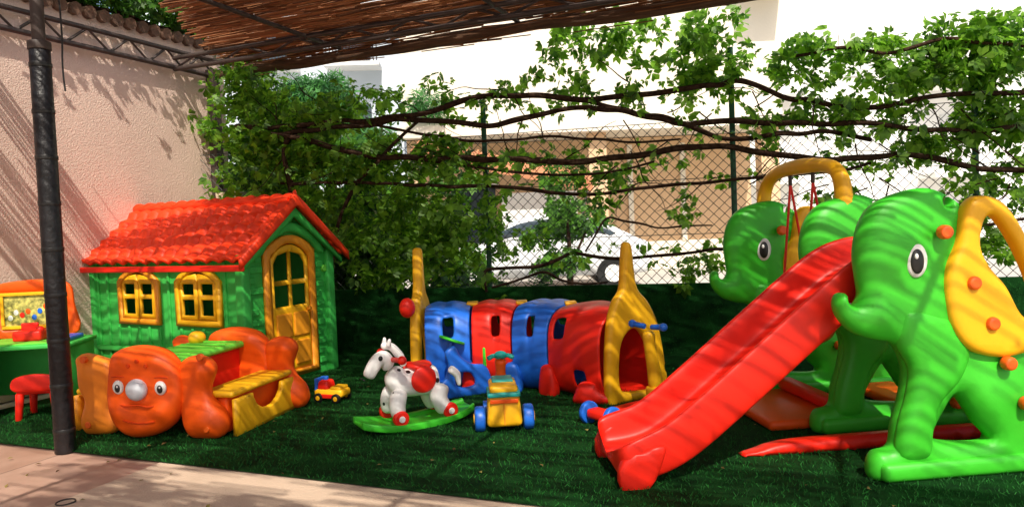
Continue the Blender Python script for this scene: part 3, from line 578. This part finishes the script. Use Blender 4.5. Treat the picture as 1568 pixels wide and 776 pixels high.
puff('arch_back',TU,yellow,AO,.04,.035,holes=[AH],loc=(-.73,5.71,0),rz=R_(82),base=.3)
ball('clown_nose',TU,red,(-.80,5.42,.66),(.06,.06,.075)); puff('clown_shoe',TU,red,[(-.12,0),(.12,0),(.13,.06),(.06,.10),(.02,.15),(-.08,.14),(-.12,.08)],.08,.06,loc=(.52,4.98,0),rz=R_(-15),base=.3)
# ---------------------------------------------------------------- scooter
SC=E('toy_scooter',(.50,4.34,0),math.atan2(.45,.62))
box('deck',SC,red,(.19,0,.07),(.44,.11,.035),b=.015); box('rear_axle_housing',SC,red,(0,0,.075),(.10,.16,.06),b=.02)
for s in (1,-1): cyl('rear_wheel_%d'%s,SC,blue,(0,.085*s,.07),(0,.125*s,.07),.07,None,28,.01); cyl('rear_hub_%d'%s,SC,yellow,(0,.12*s,.07),(0,.132*s,.07),.04); cyl('rear_cap_%d'%s,SC,red,(0,.13*s,.07),(0,.137*s,.07),.018)
cyl('front_wheel',SC,blue,(.52,-.02,.07),(.52,.02,.07),.07,None,28,.01); cyl('front_hub',SC,yellow,(.52,-.025,.07),(.52,.025,.07),.035)
skin('fork',SC,yellow,[(.50,0,.14),(.48,0,.28),(.45,0,.42),(.44,0,.54)],[(0,1),(1,2),(2,3)],[(.05,.06),.045,.038,.045]); box('fork_guard',SC,yellow,(.50,0,.13),(.12,.1,.08),b=.02)
for s in (1,-1): cyl('grip_%d'%s,SC,blue,(.44,.03*s,.56),(.435,.13*s,.57),.018); ball('grip_end_%d'%s,SC,blue,(.435,.135*s,.57),.026)
# ---------------------------------------------------------------- elephant slide and swing
ES=E('elephant_slide_and_swing',(1.67,3.30,0),R_(6))
def el(px,py):
    dx=px-1355; f=max(0,min(1.05,(733-py)/430)); z=(733-py)-dx*(.04+.068*(1-f)); return (dx*.0034,max(0,z*(.00303+dx*4e-7)))
def ell(L): return [el(*p) for p in L]
EO=ell([(1385,297),(1352,312),(1333,342),(1325,385),(1328,425),(1330,448),(1322,463),(1312,459),(1309,446),(1299,446),(1294,462),(1300,484),(1318,505),(1345,516),(1375,524),(1392,560),(1388,600),(1376,645),(1370,680),(1347,690),(1338,710),(1345,734),(1400,730),(1480,722),(1580,712),(1700,700),(1715,670),(1700,620),(1660,570),(1610,530),(1570,505),(1530,480),(1500,440),(1480,400),(1478,350),(1470,315),(1430,292)])
EH=ell([(1462,600),(1444,625),(1428,664),(1460,672),(1512,668),(1495,645),(1478,618)])
EH3=ell([(1450,306),(1460,306),(1458,318),(1450,318)])
YO=ell([(1482,308),(1464,328),(1456,372),(1441,408),(1437,450),(1446,498),(1470,530),(1510,541),(1550,535),(1582,518),(1597,490),(1588,445),(1565,395),(1540,345),(1514,314)])
YH=ell([(1491,345),(1486,378),(1498,408),(1522,438),(1542,476),(1560,488),(1570,470),(1560,430),(1538,380),(1516,345),(1502,336)])
elb=[(*el(1380,380),.14,.03),(*el(1430,470),.14,.02),(*el(1400,560),.09,.03),(*el(1385,660),.09,.03),(*el(1350,480),.07,.02),(*el(1520,600),.16,.03),(*el(1600,650),.1,.03)]
for k,(ox,off) in enumerate(((0,0),(.13,.74),(.05,1.62))):
    puff('elephant_panel_%d'%k,ES,green,EO,.065,.07,holes=[EH,EH3],loc=(ox,off,0),base=.2,bumps=elb,grid=.03)
    puff('ear_handle_%d'%k,ES,yellow,YO,.045,.04,holes=[YH],loc=(ox,off-(.07 if k!=1 else -.02),0),base=.35)
    puff('front_leg_relief_%d'%k,ES,green,ell([(1385,470),(1375,520),(1392,560),(1388,600),(1376,645),(1372,690),(1390,700),(1418,690),(1424,650),(1436,610),(1465,575),(1478,530),(1450,480)]),.055,.06,loc=(ox,off-.035,0),base=.05)
    for q,(bx,by) in enumerate(((1432,357),(1471,432),(1497,491),(1521,549),(1547,607),(1575,665))):
        x,z=el(bx,by); cyl('bolt_%d_%d'%(k,q),ES,bolt,(x+ox,off-.09,z),(x+ox,off-.135,z),.034,.030,20,.01)
    x,z=el(1397,397); x+=ox; ball('eye_white_%d'%k,ES,white,(x,off-.082,z),(.052,.022,.078)); ball('eye_pupil_%d'%k,ES,black,(x-.006,off-.098,z-.004),(.032,.012,.056)); ball('eye_glint_%d'%k,ES,white,(x-.016,off-.108,z+.02),(.009,.005,.013))
    box('base_rail_%d'%k,ES,green,(.62+ox,off-.02,.05),(1.3,.14,.09),b=.03)
path=[(-1.21,.075),(-1.14,.08),(-1.0,.10),(-.88,.15),(-.7,.285),(-.45,.485),(-.2,.685),(.02,.86),(.13,.93),(.24,.955),(.34,.955)]
cs=[(-.235,-.07),(-.245,.02),(-.245,.14),(-.238,.162),(-.214,.160),(-.203,.14),(-.192,.03),(-.175,.006),(-.12,.0),(-.07,.010),(-.045,0),(.045,0),(.07,.010),(.12,0),(.175,.006),(.192,.03),(.203,.14),(.214,.160),(.238,.162),(.245,.14),(.245,.02),(.235,-.07),(.19,-.03),(0,-.03),(-.19,-.03)]
V=[];F=[];m=len(cs)
for i,(x,z) in enumerate(path):
    a=path[max(0,i-1)];b=path[min(len(path)-1,i+1)]; d=Vector((b[0]-a[0],b[1]-a[1])).normalized(); wf=1.10 if i<2 else 1.0; hf=.7 if i==0 else (.9 if i==1 else 1)
    for (y,h) in cs:
        hh=h*(hf if h>.03 else 1); V.append((x-d.y*hh,.36+y*wf,max(.0,z+d.x*hh)))
for i in range(len(path)-1):
    for k in range(m): F.append((i*m+k,(i+1)*m+k,(i+1)*m+(k+1)%m,i*m+(k+1)%m))
F.append(tuple(range(m))); F.append(tuple((len(path)-1)*m+k for k in range(m))[::-1])
o=mesh('slide_chute',V,F,red,ES,True); mm=o.modifiers.new('u','SUBSURF'); mm.levels=2; mm.render_levels=2
bm=bmesh.new(); bm.from_mesh(o.data); bmesh.ops.recalc_face_normals(bm,faces=bm.faces); bm.to_mesh(o.data); bm.free()
for y in (.12,.60): puff('slide_foot_%d'%int(y*100),ES,red,[(-1.20,0),(-1.07,0),(-1.0,.13),(-1.0,.2),(-1.19,.14)],.03,.02,loc=(0,y,0),base=.5,n=3)
cyl('sticker_badge',ES,white,(-.06,.113,.77),(-.06,.105,.77),.045); cyl('sticker_centre',ES,teal,(-.06,.106,.77),(-.06,.103,.77),.028)
for k in range(4): box('ladder_step_%d'%k,ES,red,(.62+.14*k,.36,.78-.2*k),(.16,.62,.05),b=.02)
box('slide_deck',ES,red,(.42,.36,.93),(.26,.62,.05),b=.02)
puff('cross_base_red',ES,red,[(-.38,0),(-.38,.04),(-.2,.07),(.3,.075),(.9,.075),(.95,0)],.05,.03,loc=(0,.44,0),base=.5); box('swing_base',ES,orange,(.10,1.18,.035),(.5,.78,.06),b=.025); box('swing_base_rear',ES,orange,(.95,1.18,.035),(.3,.78,.06),b=.025); box('tie_bar',ES,red,(.3,1.12,.11),(.1,.8,.08),b=.03)
sx=.29
tube('swing_bar',ES,yellow,[(sx-.02,1.70,1.0),(sx-.02,1.70,1.3),(sx,1.68,1.46),(sx,1.52,1.53),(sx,1.2,1.545),(sx,.92,1.53),(sx,.76,1.48),(sx,.72,1.3),(sx,.72,1.05)],[.06,.05,.044,.041,.052,.041,.044,.05,.06])
for s in (1.06,1.34):
    cyl('hook_%d'%int(s*100),ES,steel,(sx,s,1.51),(sx,s,1.43),.012)
    tube('rope_%d'%int(s*100),ES,red,[(sx,s,1.44),(sx-.03,s,1.1),(sx-.08,s,.62)],.008); tube('ropeb_%d'%int(s*100),ES,red,[(sx,s,1.44),(sx+.08,s,1.0),(sx+.12,s,.62)],.008)
skin('swing_seat',ES,orl,[(.28,1.2,.42),(.12,1.2,.44),(.42,1.2,.50),(.46,1.2,.66)],[(0,1),(0,2),(2,3)],[(.14,.05),(.13,.05),(.13,.045),(.11,.03)]); tube('swing_tray',ES,yellow,[(.12,1.02,.64),(.02,1.2,.64),(.12,1.38,.64),(.42,1.38,.66),(.46,1.2,.66),(.42,1.02,.66)],.025,cyc=True); cyl('swing_centre_post',ES,yellow,(.06,1.2,.46),(.04,1.2,.64),.03)
# ---------------------------------------------------------------- left activity desk
AD=E('activity_desk',(-3.66,5.36,0),R_(8))
box('top',AD,dgreen,(0,0,.505),(.80,.46,.035),b=.012); box('top_inlay',AD,lime,(.05,-.02,.527),(.6,.36,.012),b=.004); box('side_panel',AD,white,(-.36,0,.245),(.04,.44,.48),b=.012); box('side_panel_far',AD,dgreen,(.36,0,.245),(.04,.44,.48),b=.012); box('modesty_panel',AD,dgreen,(0,.15,.29),(.68,.03,.38),b=.01); box('front_panel',AD,white,(-.23,-.22,.245),(.24,.03,.47),b=.01)
for q,(x,z) in enumerate(((-.2,.30),(-.17,.15))): ball('note_head_%d'%q,AD,black,(x,-.237,z),(.025,.004,.02)); cyl('note_stem_%d'%q,AD,black,(x+.022,-.238,z),(x+.022,-.238,z+.10),.005)
puff('board_frame',AD,orange,[(-.30,.53),(.27,.53),(.28,.78),(.25,.93),(.1,.97),(-.1,.97),(-.28,.93),(-.31,.78)],.02,.02,holes=[[(-.24,.60),(.21,.60),(.21,.88),(-.24,.88)]],hn=1,loc=(-.02,.2,0),base=.5)
for nm,x,z,w_,h_ in (('board_trim_bottom',-.035,.612,.45,.025),('board_trim_top',-.035,.868,.45,.025)): box(nm,AD,yellow,(x,.185,z),(w_,.02,h_),b=.004)
for nm,x in (('board_trim_left',-.25),('board_trim_right',.18)): box(nm,AD,yellow,(x,.185,.74),(.022,.018,.225),b=.004)
pm=M('printed_picture',(.03,.30,.10),.6,.9,22,0,col2=(.90,.80,.20)); box('board_picture',AD,pm,(-.035,.2,.74),(.46,.012,.27),b=0)
for q in range(9): ball('board_motif_%d'%q,AD,random.choice([red,blue,yellow,white,orange]),(-.20+.05*q*.85,.192,.68+.10*random.random()),(.018,.003,.022))
box('toy_till_body',AD,red,(.04,-.02,.57),(.2,.14,.08),b=.02); box('toy_till_screen',AD,red,(.02,.02,.63),(.12,.03,.06),b=.01); ball('toy_till_ball',AD,red,(.12,-.05,.61),.03); box('tray',AD,blue,(.30,-.05,.54),(.12,.3,.03),b=.01)
ST=E('toddler_chair',(-3.44,5.18,0),R_(190)); box('seat',ST,red,(0,0,.20),(.26,.24,.035),b=.015); puff('backrest',ST,red,[(-.13,.21),(.13,.21),(.14,.30),(0,.33),(-.14,.30)],.015,.02,loc=(0,.12,0))
for k,(x,y) in enumerate(((-.11,-.10),(.11,-.10),(-.11,.10),(.11,.10))): cyl('leg_%d'%k,ST,red,(x*1.12,y*1.12,0),(x,y,.19),.022,.028)
fr=E('floor_drain',(-2.2,3.42,0)); tube('ring',fr,steel,[(.045*math.cos(t*.785),.045*math.sin(t*.785),.002) for t in range(8)],.004,cyc=True)
# ---------------------------------------------------------------- light, world, camera
el_=R_(50); az=Vector((.155,-.988,0)).normalized()
sd=Vector((az.x*math.cos(el_),az.y*math.cos(el_),math.sin(el_)))
sl=bpy.data.lights.new('sun','SUN'); sl.energy=5; sl.angle=R_(.5); sl.color=(1,.92,.80); so=bpy.data.objects.new('sun',sl); so.rotation_euler=sd.to_track_quat('Z','Y').to_euler(); link(so)
w=bpy.data.worlds.new('World'); sc.world=w; w.use_nodes=True; nt=w.node_tree; sk=nt.nodes.new('ShaderNodeTexSky'); sk.sky_type='NISHITA'; sk.sun_disc=False; sk.sun_elevation=el_; sk.sun_rotation=math.atan2(sd.x,sd.y); sk.dust_density=4; sk.air_density=1.0; sk.ozone_density=.4
nt.links.new(sk.outputs[0],nt.nodes['Background'].inputs[0]); nt.nodes['Background'].inputs[1].default_value=.15
sc.view_settings.view_transform='Standard'; sc.view_settings.look='None'; sc.view_settings.exposure=0
cam=bpy.data.cameras.new('camera'); cam.sensor_width=36; cam.lens=1100/1568*36; cam.clip_end=1000; cam.clip_start=.05
co=bpy.data.objects.new('camera',cam); link(co); co.matrix_world=Matrix.Translation((0,0,1.25))@Matrix.Rotation(R_(90-2.29),4,'X')@Matrix.Rotation(-.04,4,'Z'); sc.camera=co
